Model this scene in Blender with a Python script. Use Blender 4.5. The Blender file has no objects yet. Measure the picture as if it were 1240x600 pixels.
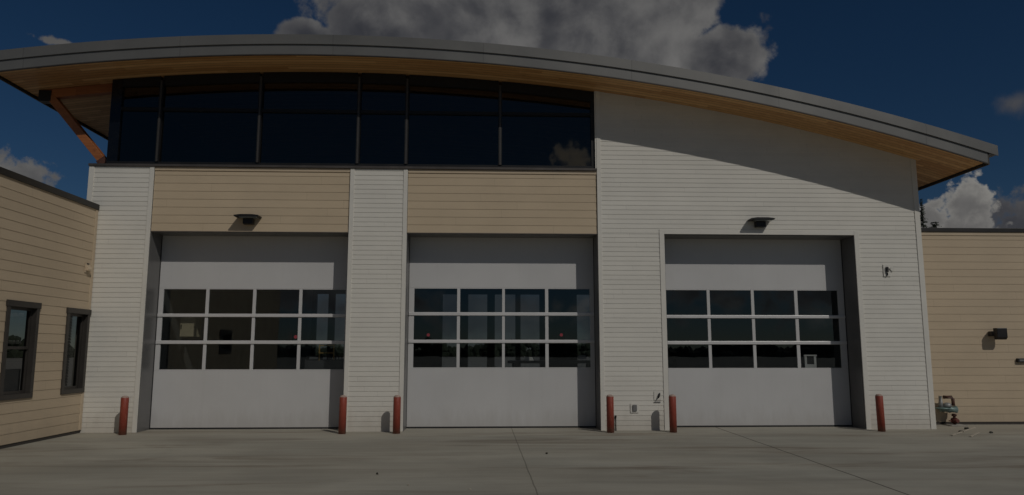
import bpy, bmesh, math, random
from mathutils import Vector, Matrix
random.seed(7)
R = math.radians
S = bpy.context.scene
COL = S.collection

# ------------------------------------------------------------------ camera
cam = bpy.data.cameras.new('camera')
cam.sensor_width = 36.0
cam.lens = 898.8 / 1240 * 36
cam.clip_end = 3000
camo = bpy.data.objects.new('camera', cam)
COL.objects.link(camo)
camo.location = (0, -15.479, 1.6)
camo.rotation_euler = (R(90 + 7.983), 0, R(-2.346))
S.camera = camo

# ------------------------------------------------------------------ exposure
vs = S.view_settings
vs.view_transform = 'Standard'
vs.look = 'None'
vs.gamma = 1
vs.use_curve_mapping = False
vs.exposure = -1.85

# ------------------------------------------------------------------ sun
SUN_DIR = Vector((0.68, -1.0, 0.98)).normalized()
sun = bpy.data.lights.new('sun', 'SUN')
sun.energy = 3.9
sun.angle = R(0.5)
sun.color = (1.0, 0.955, 0.89)
suno = bpy.data.objects.new('sun', sun)
suno.rotation_euler = SUN_DIR.to_track_quat('Z', 'Y').to_euler()
suno.location = (20, -30, 30)
COL.objects.link(suno)


# ------------------------------------------------------------------ node helpers
class NT:
    def __init__(s, tree):
        s.t = tree
        s.n = tree.nodes
        s.l = tree.links

    def node(s, typ, ins=None, **kw):
        x = s.n.new(typ)
        for k, v in kw.items():
            setattr(x, k, v)
        if ins:
            for k, v in ins.items():
                s.put(x.inputs[k], v)
        return x

    def put(s, sock, v):
        if isinstance(v, bpy.types.NodeSocket):
            s.l.new(v, sock)
        else:
            if isinstance(v, (tuple, list)) and len(v) == 3 and sock.type == 'RGBA':
                v = (*v, 1)
            sock.default_value = v

    def m(s, op, a, b=0.0, c=None, clamp=False):
        x = s.n.new('ShaderNodeMath')
        x.operation = op
        x.use_clamp = clamp
        s.put(x.inputs[0], a)
        s.put(x.inputs[1], b)
        if c is not None:
            s.put(x.inputs[2], c)
        return x.outputs[0]

    def vm(s, op, a, b):
        x = s.n.new('ShaderNodeVectorMath')
        x.operation = op
        s.put(x.inputs[0], a)
        s.put(x.inputs[1], b)
        return x.outputs[0]

    def mix(s, f, a, b, mode='MIX'):
        x = s.n.new('ShaderNodeMix')
        x.data_type = 'RGBA'
        x.blend_type = mode
        s.put(x.inputs[0], f)
        s.put(x.inputs[6], a)
        s.put(x.inputs[7], b)
        return x.outputs[2]

    def noise(s, vec, scale, detail=4, rough=0.55, dist=0.0):
        x = s.n.new('ShaderNodeTexNoise')
        s.put(x.inputs['Vector'], vec)
        x.inputs['Scale'].default_value = scale
        x.inputs['Detail'].default_value = detail
        x.inputs['Roughness'].default_value = rough
        x.inputs['Distortion'].default_value = dist
        return x.outputs['Fac']

    def smooth(s, v, a, b, c=0.0, d=1.0):
        x = s.n.new('ShaderNodeMapRange')
        x.interpolation_type = 'SMOOTHSTEP'
        s.put(x.inputs['Value'], v)
        x.inputs['From Min'].default_value = a
        x.inputs['From Max'].default_value = b
        x.inputs['To Min'].default_value = c
        x.inputs['To Max'].default_value = d
        return x.outputs[0]

    def ramp(s, v, stops):
        x = s.n.new('ShaderNodeValToRGB')
        s.put(x.inputs[0], v)
        el = x.color_ramp.elements
        while len(el) < len(stops):
            el.new(0.5)
        for e, (p, c) in zip(el, stops):
            e.position = p
            e.color = (*c, 1) if len(c) == 3 else c
        return x.outputs[0]


# ------------------------------------------------------------------ world: sky with cumulus
W = bpy.data.worlds.new('World')
S.world = W
W.use_nodes = True
w = NT(W.node_tree)
bg = w.n['Background']
out = w.n['World Output']
sky = w.node('ShaderNodeTexSky', sky_type='NISHITA', sun_disc=False)
sky.sun_elevation = math.asin(SUN_DIR.z)
sky.sun_rotation = math.atan2(SUN_DIR.x, SUN_DIR.y)
sky.altitude = 1500
sky.air_density = 1.0
sky.dust_density = 0.2
sky.ozone_density = 5.0
skycol = w.node('ShaderNodeHueSaturation', {'Saturation': 1.18, 'Value': 0.82, 'Color': sky.outputs[0]}).outputs[0]
w.put(bg.inputs[0], skycol)
bg.inputs[1].default_value = 0.06
tc = w.node('ShaderNodeTexCoord')
D = tc.outputs['Generated']
sep = w.node('ShaderNodeSeparateXYZ', {0: D})
U = w.m('ARCTAN2', sep.outputs[0], sep.outputs[1])
V = w.m('ARCSINE', sep.outputs[2])
wp = w.node('ShaderNodeTexNoise', {'Vector': D, 'Scale': 20.0, 'Detail': 3.0, 'Roughness': 0.55})
DW = w.vm('ADD', D, w.vm('MULTIPLY', w.vm('SUBTRACT', wp.outputs['Color'], (0.5, 0.5, 0.5)), (0.03, 0.03, 0.03)))


def billow(vec, scale):
    x = w.node('ShaderNodeTexVoronoi', {'Vector': vec, 'Scale': scale, 'Smoothness': 0.35}, feature='SMOOTH_F1')
    return w.m('SUBTRACT', 0.45, x.outputs['Distance'])


n1 = w.noise(D, 10.0, 4, 0.55, 0.2)
n2 = w.noise(D, 30.0, 8, 0.62, 0.1)
bl1 = billow(DW, 26.0)
bl2 = billow(DW, 62.0)
nn = w.m('ADD', w.m('MULTIPLY', w.m('SUBTRACT', n1, 0.5), 1.6), w.m('MULTIPLY', w.m('SUBTRACT', n2, 0.5), 1.7))
nn = w.m('ADD', nn, w.m('ADD', w.m('MULTIPLY', bl1, 0.55), w.m('MULTIPLY', bl2, 0.38)))
# light and dark billows: the density towards the sun against the density here
sun_off = tuple(v * 0.022 for v in (Vector((SUN_DIR.x, SUN_DIR.y * 0.3, SUN_DIR.z))))
b1 = w.noise(D, 12.0, 6, 0.55, 0.2)
b2 = w.noise(w.vm('ADD', D, sun_off), 12.0, 6, 0.55, 0.2)
n4 = w.noise(D, 7.5, 2, 0.45, 0.6)
lit = w.m('ADD', w.m('MULTIPLY', w.m('SUBTRACT', b1, b2), 1.6), w.m('MULTIPLY', w.m('SUBTRACT', n2, 0.5), 0.45))
lit = w.m('ADD', lit, w.m('ADD', w.m('MULTIPLY', bl1, 0.22), w.m('MULTIPLY', w.m('SUBTRACT', n4, 0.5), 2.4)))
lit = w.smooth(lit, -0.45, 0.55)
n3 = w.noise(D, 62.0, 7, 0.6, 0.15)
nsmall = w.m('ADD', w.m('MULTIPLY', w.m('SUBTRACT', n3, 0.5), 2.6), w.m('ADD', w.m('MULTIPLY', bl2, 0.7), w.m('MULTIPLY', bl1, 0.4)))


def blob(u0, v0, a, b):
    du = w.m('DIVIDE', w.m('SUBTRACT', U, u0), a)
    dv = w.m('DIVIDE', w.m('SUBTRACT', V, v0), b)
    return w.m('SUBTRACT', 1.0, w.m('SQRT', w.m('ADD', w.m('MULTIPLY', du, du), w.m('MULTIPLY', dv, dv))))


def cloud(blobs, amp, soft, dark, light, prev, edge_k=0.45, nz=None):
    f = None
    for q in blobs:
        e = blob(*q)
        f = e if f is None else w.m('MAXIMUM', f, e)
    f = w.m('ADD', f, w.m('MULTIPLY', nz or nn, amp))
    a = w.smooth(f, 0.0, soft)
    edge = w.smooth(f, 0.0, 0.8, 1.0, 0.0)
    t = w.m('ADD', w.m('MULTIPLY', lit, 0.8), w.m('MULTIPLY', edge, edge_k), clamp=True)
    colr = w.mix(t, (*dark, 1), (*light, 1))
    e = w.node('ShaderNodeBackground', {0: colr, 1: 1.0})
    return w.node('ShaderNodeMixShader', {0: a, 1: prev, 2: e.outputs[0]}).outputs[0]


sh = bg.outputs[0]
sh = cloud([(0.6531, 0.272, 0.036, 0.019)], 0.9, 1.3, (0.16, 0.17, 0.20), (0.24, 0.24, 0.26), sh)
# a low bank behind the building
sh = cloud([(0.0, 0.05, 0.75, 0.075), (0.3, 0.06, 0.3, 0.08)], 0.5, 0.8, (0.14, 0.145, 0.16), (0.32, 0.32, 0.32), sh)
sh = cloud([(0.655, 0.140, 0.075, 0.042), (0.76, 0.15, 0.10, 0.05)], 0.6, 0.5, (0.14, 0.145, 0.17), (0.36, 0.355, 0.36), sh, 0.25, nsmall)
sh = cloud([(0.600, 0.166, 0.027, 0.040), (0.562, 0.155, 0.024, 0.026), (0.588, 0.138, 0.05, 0.024)], 0.62, 0.3, (0.38, 0.37, 0.365), (0.95, 0.92, 0.85), sh, 0.4, nsmall)
sh = cloud([(-0.560, 0.190, 0.044, 0.032), (-0.61, 0.20, 0.06, 0.04)], 0.6, 0.4, (0.22, 0.22, 0.235), (0.52, 0.51, 0.49), sh, 0.3, nsmall)
sh = cloud([(-0.531, 0.350, 0.024, 0.006)], 0.9, 0.7, (0.24, 0.24, 0.25), (0.36, 0.345, 0.33), sh, 0.4, nsmall)
sh = cloud([(0.385, 0.392, 0.020, 0.030)], 1.5, 1.6, (0.18, 0.18, 0.20), (0.24, 0.24, 0.26), sh, 0.4, nsmall)
sh = cloud([(0.05, 0.475, 0.30, 0.130), (0.268, 0.46, 0.082, 0.095), (0.330, 0.378, 0.070, 0.046), (0.17, 0.40, 0.12, 0.08),
            (-0.243, 0.401, 0.042, 0.023), (-0.15, 0.415, 0.075, 0.06)], 0.36, 0.20,
           (0.115, 0.120, 0.143), (0.50, 0.49, 0.48), sh, 0.32)
# clouds behind the camera, those the glass mirrors, plus an added high cover for fill
sh = cloud([(3.022, 0.258, 0.030, 0.026), (3.005, 0.246, 0.035, 0.022)], 0.9, 0.9, (0.06, 0.06, 0.07), (1.1, 1.08, 1.02), sh, 0.7, nsmall)
sh = cloud([(2.6, 0.85, 1.3, 0.30), (-2.6, 0.9, 1.2, 0.28)], 0.7, 0.8, (0.36, 0.37, 0.41), (1.05, 1.04, 1.04), sh)  # unseen high cover, added as neutral fill for the shaded wall
sh = cloud([(2.72, 0.10, 0.36, 0.085), (2.3, 0.14, 0.25, 0.07), (-2.9, 0.07, 0.35, 0.04), (-2.3, 0.12, 0.3, 0.07), (3.3, 0.06, 0.3, 0.03)],
           1.3, 0.8, (0.28, 0.28, 0.30), (1.0, 0.98, 0.95), sh)
w.l.new(sh, out.inputs[0])


# ------------------------------------------------------------------ materials
def new_mat(name):
    m = bpy.data.materials.new(name)
    m.use_nodes = True
    t = NT(m.node_tree)
    b = t.n['Principled BSDF']
    return m, t, b


def objco(t):
    return t.node('ShaderNodeTexCoord').outputs['Object']


def scaled(t, v, sc):
    return t.vm('MULTIPLY', v, sc)


def plain(name, col, rough=0.6, metal=0.0, var=0.08, scale=6.0, bump=0.0, spec=0.5):
    m, t, b = new_mat(name)
    v = objco(t)
    n = t.noise(v, scale, 5, 0.6)
    f = t.smooth(n, 0.25, 0.75, 1 - var, 1 + var)
    c = t.mix(1.0, (*col, 1), t.node('ShaderNodeCombineColor', {0: f, 1: f, 2: f}).outputs[0], 'MULTIPLY')
    t.put(b.inputs['Base Color'], c)
    t.put(b.inputs['Roughness'], t.smooth(n, 0.2, 0.8, rough - 0.06, rough + 0.06))
    b.inputs['Metallic'].default_value = metal
    b.inputs['Specular IOR Level'].default_value = spec
    if bump:
        bp = t.node('ShaderNodeBump', {'Strength': bump, 'Distance': 0.01, 'Height': t.noise(v, scale * 12, 4, 0.6)})
        t.put(b.inputs['Normal'], bp.outputs[0])
    return m


def siding_mat(name, col, exposure, base_z=0.0):
    m, t, b = new_mat(name)
    v = objco(t)
    s = t.node('ShaderNodeSeparateXYZ', {0: v})
    run = t.m('ADD', s.outputs[0], s.outputs[1])
    row = t.m('FLOOR', t.m('DIVIDE', t.m('SUBTRACT', s.outputs[2], base_z - 0.004), exposure))
    wn = t.node('ShaderNodeTexWhiteNoise', {'W': row}, noise_dimensions='1D').outputs['Value']
    pos = t.m('DIVIDE', t.m('ADD', run, t.m('MULTIPLY', wn, 3.66)), 3.66)
    piece = t.m('FLOOR', pos)
    cv = t.node('ShaderNodeCombineXYZ', {0: row, 1: piece, 2: 3.0}).outputs[0]
    tone = t.node('ShaderNodeTexWhiteNoise', {'Vector': cv}, noise_dimensions='3D').outputs['Value']
    f = t.m('ADD', 0.972, t.m('MULTIPLY', tone, 0.035))
    big = t.noise(scaled(t, v, (1.0, 1.0, 1.7)), 0.9, 5, 0.6)
    f = t.m('MULTIPLY', f, t.smooth(big, 0.25, 0.75, 0.95, 1.04))
    fine = t.noise(scaled(t, v, (3, 3, 60)), 2.0, 3, 0.6)
    f = t.m('MULTIPLY', f, t.smooth(fine, 0.2, 0.8, 0.975, 1.02))
    # the butt joint between two lengths of board, and splashed dirt above the slab
    joint = t.m('LESS_THAN', t.m('FRACT', pos), 0.0016)
    f = t.m('MULTIPLY', f, t.m('SUBTRACT', 1.0, t.m('MULTIPLY', joint, 0.22)))
    c = t.mix(1.0, (*col, 1), t.node('ShaderNodeCombineColor', {0: f, 1: f, 2: f}).outputs[0], 'MULTIPLY')
    dn = t.m('ADD', s.outputs[2], t.m('MULTIPLY', t.noise(scaled(t, v, (1, 1, 0.3)), 5.0, 4, 0.6), -0.5))
    dirt = t.smooth(dn, -0.25, 0.30, 0.35, 0.0)
    c = t.mix(dirt, c, (0.30, 0.25, 0.19, 1))
    t.put(b.inputs['Base Color'], c)
    b.inputs['Roughness'].default_value = 0.62
    b.inputs['Specular IOR Level'].default_value = 0.3
    return m


def wood_mat(name, col, dark, plank=0.13, axis='Y', grain=1.0):
    m, t, b = new_mat(name)
    v = objco(t)
    s = t.node('ShaderNodeSeparateXYZ', {0: v})
    across = t.m('DIVIDE', s.outputs[1], plank)
    row = t.m('FLOOR', across)
    wn = t.node('ShaderNodeTexWhiteNoise', {'W': row}, noise_dimensions='1D').outputs['Value']
    pc = t.m('FLOOR', t.m('ADD', t.m('DIVIDE', s.outputs[0], 3.0), t.m('MULTIPLY', wn, 5.0)))
    tone = t.node('ShaderNodeTexWhiteNoise', {'Vector': t.node('ShaderNodeCombineXYZ', {0: row, 1: pc, 2: 1.0}).outputs[0]}, noise_dimensions='3D').outputs['Value']
    g = t.noise(t.vm('ADD', scaled(t, v, (0.5, 14, 14)), t.node('ShaderNodeCombineXYZ', {0: t.m('MULTIPLY', tone, 30.0), 1: 0.0, 2: 0.0}).outputs[0]), 2.2, 6, 0.65, 0.6)
    k = t.m('ADD', t.m('MULTIPLY', tone, 0.75), t.m('MULTIPLY', t.smooth(g, 0.3, 0.75), 0.6 * grain), clamp=True)
    c = t.mix(k, (*col, 1), (*dark, 1))
    fr = t.m('FRACT', across)
    groove = t.m('MAXIMUM', t.m('LESS_THAN', fr, 0.07), t.m('GREATER_THAN', fr, 0.96))
    c = t.mix(t.m('MULTIPLY', groove, 0.75), c, (dark[0] * 0.3, dark[1] * 0.3, dark[2] * 0.3, 1))
    kn = t.node('ShaderNodeTexVoronoi', {'Vector': scaled(t, v, (1.2, 3.5, 1.2)), 'Scale': 1.0}).outputs['Distance']
    c = t.mix(t.smooth(kn, 0.03, 0.09, 0.7, 0.0), c, (dark[0] * 0.35, dark[1] * 0.3, dark[2] * 0.3, 1))
    t.put(b.inputs['Base Color'], c)
    b.inputs['Roughness'].default_value = 0.5
    return m


def glass_mat(name, tint, refl=1.6, base=0.01, gcol=(1, 1, 1)):
    m = bpy.data.materials.new(name)
    m.use_nodes = True
    t = NT(m.node_tree)
    t.n.remove(t.n['Principled BSDF'])
    tr = t.node('ShaderNodeBsdfTransparent', {0: (*tint, 1)})
    nz = t.noise(objco(t), 0.8, 2, 0.5)
    bp = t.node('ShaderNodeBump', {'Strength': 0.02, 'Distance': 0.05, 'Height': nz})
    gl = t.node('ShaderNodeBsdfGlossy', {0: (*gcol, 1), 'Roughness': 0.012, 'Normal': bp.outputs[0]})
    back = t.node('ShaderNodeNewGeometry').outputs['Backfacing']
    ior = t.m('ADD', 1.5, t.m('MULTIPLY', back, 1 / 1.5 - 1.5))      # the same glass from either side
    fr = t.node('ShaderNodeFresnel', {'IOR': ior}).outputs[0]
    f = t.m('ADD', t.m('MULTIPLY', fr, refl), base, clamp=True)
    mx = t.node('ShaderNodeMixShader', {0: f, 1: tr.outputs[0], 2: gl.outputs[0]})
    t.l.new(mx.outputs[0], t.n['Material Output'].inputs[0])
    return m


def emit_mat(name, col, strength):
    m = bpy.data.materials.new(name)
    m.use_nodes = True
    t = NT(m.node_tree)
    b = t.n['Principled BSDF']
    b.inputs['Base Color'].default_value = (*col, 1)
    b.inputs['Emission Color'].default_value = (*col, 1)
    b.inputs['Emission Strength'].default_value = strength
    return m


def concrete_mat():
    m, t, b = new_mat('concrete')
    v = objco(t)
    s = t.node('ShaderNodeSeparateXYZ', {0: v})
    big = t.noise(scaled(t, v, (0.22, 0.9, 1)), 1.0, 6, 0.6, 0.4)
    patch = t.noise(scaled(t, v, (0.5, 0.5, 1)), 0.9, 5, 0.65, 0.5)
    streak = t.noise(scaled(t, v, (0.22, 1.7, 1)), 1.2, 5, 0.6, 0.8)
    grit = t.noise(v, 70, 3, 0.7)
    broom = t.noise(scaled(t, v, (260, 4, 1)), 1.0, 2, 0.5)
    f = t.smooth(big, 0.3, 0.7, 0.88, 1.10)
    f = t.m('MULTIPLY', f, t.smooth(streak, 0.35, 0.7, 1.05, 0.89))
    f = t.m('MULTIPLY', f, t.smooth(patch, 0.35, 0.65, 1.05, 0.93))
    f = t.m('MULTIPLY', f, t.smooth(grit, 0.2, 0.8, 0.90, 1.08))
    base = t.ramp(t.noise(scaled(t, v, (0.3, 0.6, 1)), 0.8, 4, 0.6), [(0.3, (0.375, 0.350, 0.287)), (0.7, (0.358, 0.346, 0.292))])
    c = t.mix(1.0, base, t.node('ShaderNodeCombineColor', {0: f, 1: f, 2: f}).outputs[0], 'MULTIPLY')
    # brown tracked-in dirt, in bands across the apron
    br = t.noise(t.vm('ADD', scaled(t, v, (0.16, 1.1, 1)), (7.3, 2.2, 0)), 1.1, 6, 0.68, 0.7)
    c = t.mix(t.smooth(br, 0.50, 0.70, 0.0, 0.75), c, (0.185, 0.150, 0.110, 1))
    # paler, cleaner strip in front of the doors
    wob = t.m('MULTIPLY', t.m('SUBTRACT', t.noise(v, 1.2, 4, 0.6), 0.5), 0.35)
    strip = t.smooth(t.m('ADD', s.outputs[1], wob), -0.95, -0.80)
    c = t.mix(t.m('MULTIPLY', strip, 0.22), c, (0.44, 0.40, 0.32, 1))
    # small dark spots
    sp = t.node('ShaderNodeTexVoronoi', {'Vector': scaled(t, v, (1, 1, 0)), 'Scale': 0.9}).outputs['Distance']
    c = t.mix(t.smooth(sp, 0.008, 0.018, 0.7, 0.0), c, (0.06, 0.05, 0.04, 1))
    # sawn joints
    wig = t.m('MULTIPLY', t.m('SUBTRACT', t.noise(v, 1.5, 3, 0.6), 0.5), 0.03)
    j = None
    for x0, wd, k in ((0.645, 0.009, 1.0), (13.4, 0.012, 1.0), (-12.2, 0.01, 1.0)):
        e = t.m('LESS_THAN', t.m('ABSOLUTE', t.m('SUBTRACT', t.m('ADD', s.outputs[0], wig), x0)), wd)
        e = t.m('MULTIPLY', e, 0.6)
        j = e if j is None else t.m('MAXIMUM', j, e)
    xx = t.m('SUBTRACT', t.m('ADD', s.outputs[0], wig), t.m('ADD', 4.995, t.m('MULTIPLY', s.outputs[1], 0.024)))
    j = t.m('MAXIMUM', j, t.m('LESS_THAN', t.m('ABSOLUTE', xx), 0.014))
    e = t.m('LESS_THAN', t.m('ABSOLUTE', t.m('SUBTRACT', s.outputs[1], -8.6)), 0.012)
    j = t.m('MAXIMUM', j, e)
    c = t.mix(t.m('MULTIPLY', j, 0.8), c, (0.045, 0.036, 0.028, 1))
    t.put(b.inputs['Base Color'], c)
    t.put(b.inputs['Roughness'], t.smooth(big, 0.3, 0.7, 0.72, 0.9))
    b.inputs['Specular IOR Level'].default_value = 0.3
    h = t.m('ADD', t.m('MULTIPLY', grit, 0.5), t.m('ADD', t.m('MULTIPLY', broom, 0.3), t.m('MULTIPLY', j, -3.0)))
    bp = t.node('ShaderNodeBump', {'Strength': 0.25, 'Distance': 0.006, 'Height': h})
    t.put(b.inputs['Normal'], bp.outputs[0])
    return m


def red_paint():
    m, t, b = new_mat('red_bollard_paint')
    v = objco(t)
    n = t.noise(v, 9, 6, 0.65)
    c = t.ramp(n, [(0.3, (0.25, 0.042, 0.025)), (0.62, (0.29, 0.055, 0.032)), (0.75, (0.18, 0.038, 0.026))])
    s = t.node('ShaderNodeSeparateXYZ', {0: v})
    low = t.smooth(t.m('ADD', s.outputs[2], t.m('MULTIPLY', n, -0.2)), -0.08, 0.06, 0.6, 0.0)
    c = t.mix(low, c, (0.17, 0.10, 0.065, 1))
    sc = t.noise(scaled(t, v, (30, 30, 4)), 2.0, 4, 0.7)
    c = t.mix(t.smooth(sc, 0.58, 0.70, 0.0, 0.7), c, (0.40, 0.17, 0.12, 1))
    t.put(b.inputs['Base Color'], c)
    b.inputs['Roughness'].default_value = 0.5
    return m


M = {}
M['white'] = siding_mat('white_siding', (0.68, 0.657, 0.59), 0.1)
M['tan'] = siding_mat('tan_siding', (0.545, 0.44, 0.305), 0.17, 4.08)
M['tan_wing'] = siding_mat('tan_wing_siding', (0.54, 0.435, 0.305), 0.17, 0.06)
M['trim'] = plain('white_trim', (0.675, 0.652, 0.588), 0.55, var=0.04, scale=2)
M['tan_trim'] = plain('tan_trim', (0.54, 0.435, 0.305), 0.55, var=0.04, scale=2)
M['door'] = plain('door_skin', (0.55, 0.545, 0.535), 0.42, var=0.03, scale=1.1, bump=0.02)
dt = NT(M['door'].node_tree)
db_ = dt.n['Principled BSDF']
dsrc = db_.inputs['Base Color'].links[0].from_socket
dv = objco(dt)
dz = dt.node('ShaderNodeSeparateXYZ', {0: dv}).outputs[2]
gn = dt.noise(scaled(dt, dv, (6, 6, 1.2)), 1.0, 5, 0.65)
grime = dt.smooth(dt.m('ADD', dz, dt.m('MULTIPLY', gn, -0.7)), -0.36, 0.12, 0.22, 0.0)
run_ = dt.smooth(dt.noise(scaled(dt, dv, (9, 9, 0.25)), 1.0, 4, 0.6), 0.52, 0.75, 0.0, 0.04)
dt.put(db_.inputs['Base Color'], dt.mix(dt.m('ADD', grime, run_), dsrc, (0.24, 0.21, 0.17, 1)))
M['rail'] = plain('aluminium_rail', (0.64, 0.63, 0.62), 0.4, metal=0.15, var=0.04, scale=3)
M['jamb'] = plain('grey_steel_jamb', (0.17, 0.165, 0.16), 0.35, metal=0.25, var=0.1, scale=2)
M['bronze'] = plain('dark_bronze', (0.055, 0.049, 0.043), 0.45, metal=0.3, var=0.12, scale=3)
M['black_frame'] = plain('black_window_frame', (0.011, 0.011, 0.012), 0.5, metal=0.3, var=0.1, scale=3)
M['post'] = plain('corner_post_black', (0.004, 0.0045, 0.006), 0.25)
M['mullion'] = plain('mullion_cap', (0.060, 0.056, 0.052), 0.5, metal=0.3)
M['flashing'] = plain('sill_flashing', (0.10, 0.088, 0.078), 0.45, metal=0.4, var=0.15, scale=3)
M['fascia'] = plain('grey_metal_fascia', (0.166, 0.163, 0.152), 0.42, metal=0.25, var=0.06, scale=0.9)
ft = NT(M['fascia'].node_tree)
fb_ = ft.n['Principled BSDF']
src = fb_.inputs['Base Color'].links[0].from_socket
fx = ft.m('DIVIDE', ft.node('ShaderNodeSeparateXYZ', {0: objco(ft)}).outputs[0], 3.05)
lap = ft.m('LESS_THAN', ft.m('FRACT', fx), 0.004)
sheet = ft.node('ShaderNodeTexWhiteNoise', {'W': ft.m('FLOOR', fx)}, noise_dimensions='1D').outputs['Value']
tone_ = ft.m('ADD', 0.96, ft.m('MULTIPLY', sheet, 0.08))
src = ft.mix(1.0, src, ft.node('ShaderNodeCombineColor', {0: tone_, 1: tone_, 2: tone_}).outputs[0], 'MULTIPLY')
ft.put(fb_.inputs['Base Color'], ft.mix(ft.m('MULTIPLY', lap, 0.45), src, (0.05, 0.05, 0.045, 1)))
M['roof'] = plain('grey_roofing', (0.22, 0.21, 0.195), 0.6, var=0.1, scale=1.0)
M['soffit'] = wood_mat('cedar_soffit', (0.84, 0.53, 0.24), (0.48, 0.24, 0.085))
M['beam'] = wood_mat('glulam_wood', (0.46, 0.165, 0.05), (0.27, 0.09, 0.03), plank=0.6)
M['seal'] = plain('black_rubber', (0.02, 0.02, 0.021), 0.7)
M['black'] = plain('black_metal', (0.016, 0.015, 0.015), 0.45, metal=0.2)
M['dark_gap'] = plain('dark_foundation', (0.05, 0.043, 0.037), 0.85, bump=0.3)
M['conc_trim'] = plain('foundation_concrete', (0.33, 0.31, 0.27), 0.85, bump=0.3, var=0.15)
M['cap'] = plain('dark_roof_cap', (0.030, 0.028, 0.026), 0.45, metal=0.3, var=0.1, scale=2)
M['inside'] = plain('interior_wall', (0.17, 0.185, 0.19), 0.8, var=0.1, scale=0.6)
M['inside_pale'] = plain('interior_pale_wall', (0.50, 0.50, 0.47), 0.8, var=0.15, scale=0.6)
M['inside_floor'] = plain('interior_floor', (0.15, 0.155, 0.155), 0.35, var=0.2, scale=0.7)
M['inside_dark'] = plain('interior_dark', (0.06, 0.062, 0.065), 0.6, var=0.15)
M['glass'] = glass_mat('door_glass', (0.60, 0.62, 0.62), 1.6, 0.012, (0.88, 0.98, 1.0))
M['clere'] = glass_mat('clerestory_glass', (0.16, 0.165, 0.165), 1.6, 0.01, (0.92, 0.84, 0.72))
M['win'] = glass_mat('wing_window_glass', (0.34, 0.34, 0.33), 0.42, 0.0)
M['rear'] = glass_mat('rear_glass', (0.42, 0.45, 0.48), 1.0)
M['concrete'] = concrete_mat()
M['red'] = red_paint()
M['bol_cap'] = plain('bollard_cap', (0.40, 0.29, 0.24), 0.85, var=0.2, scale=20, bump=0.4)
M['ground'] = plain('pale_bounce_ground', (0.30, 0.285, 0.245), 0.95, var=0.2, scale=0.05)  # ground beyond the apron, made pale so its bounce lifts the shade
M['steel'] = plain('galvanised_grey', (0.26, 0.265, 0.26), 0.5, metal=0.4, var=0.2, scale=12)
M['meter'] = plain('meter_blue_grey', (0.15, 0.215, 0.20), 0.45, metal=0.2, var=0.25, scale=14)
M['pipe'] = plain('brown_gas_pipe', (0.085, 0.035, 0.022), 0.55, var=0.3, scale=20)
M['valve'] = plain('red_oxide_valve', (0.14, 0.038, 0.026), 0.55, var=0.3, scale=30)
M['plate'] = plain('grey_plate', (0.16, 0.16, 0.155), 0.5)
M['lens'] = plain('grey_lens', (0.26, 0.28, 0.28), 0.25)
M['stick'] = plain('pale_wood_strip', (0.40, 0.36, 0.29), 0.8, var=0.2, scale=10)
M['clod'] = plain('dark_clod', (0.035, 0.035, 0.025), 0.95, var=0.3, scale=20)
M['bark'] = plain('bark', (0.07, 0.05, 0.035), 0.9, var=0.3, scale=5)
M['needle'] = plain('conifer_needles', (0.030, 0.042, 0.026), 0.8, var=0.35, scale=1.5)
M['wood_far'] = plain('far_foliage', (0.040, 0.052, 0.030), 0.9, var=0.4, scale=0.1)
M['cream'] = plain('cream_cabinet', (0.62, 0.54, 0.36), 0.5)
M['yellow'] = plain('yellow_bar', (0.45, 0.30, 0.10), 0.5)
M['pale'] = plain('pale_plastic', (0.75, 0.74, 0.70), 0.5)
M['red_lamp'] = emit_mat('red_signal', (1.0, 0.10, 0.14), 0.55)


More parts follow.
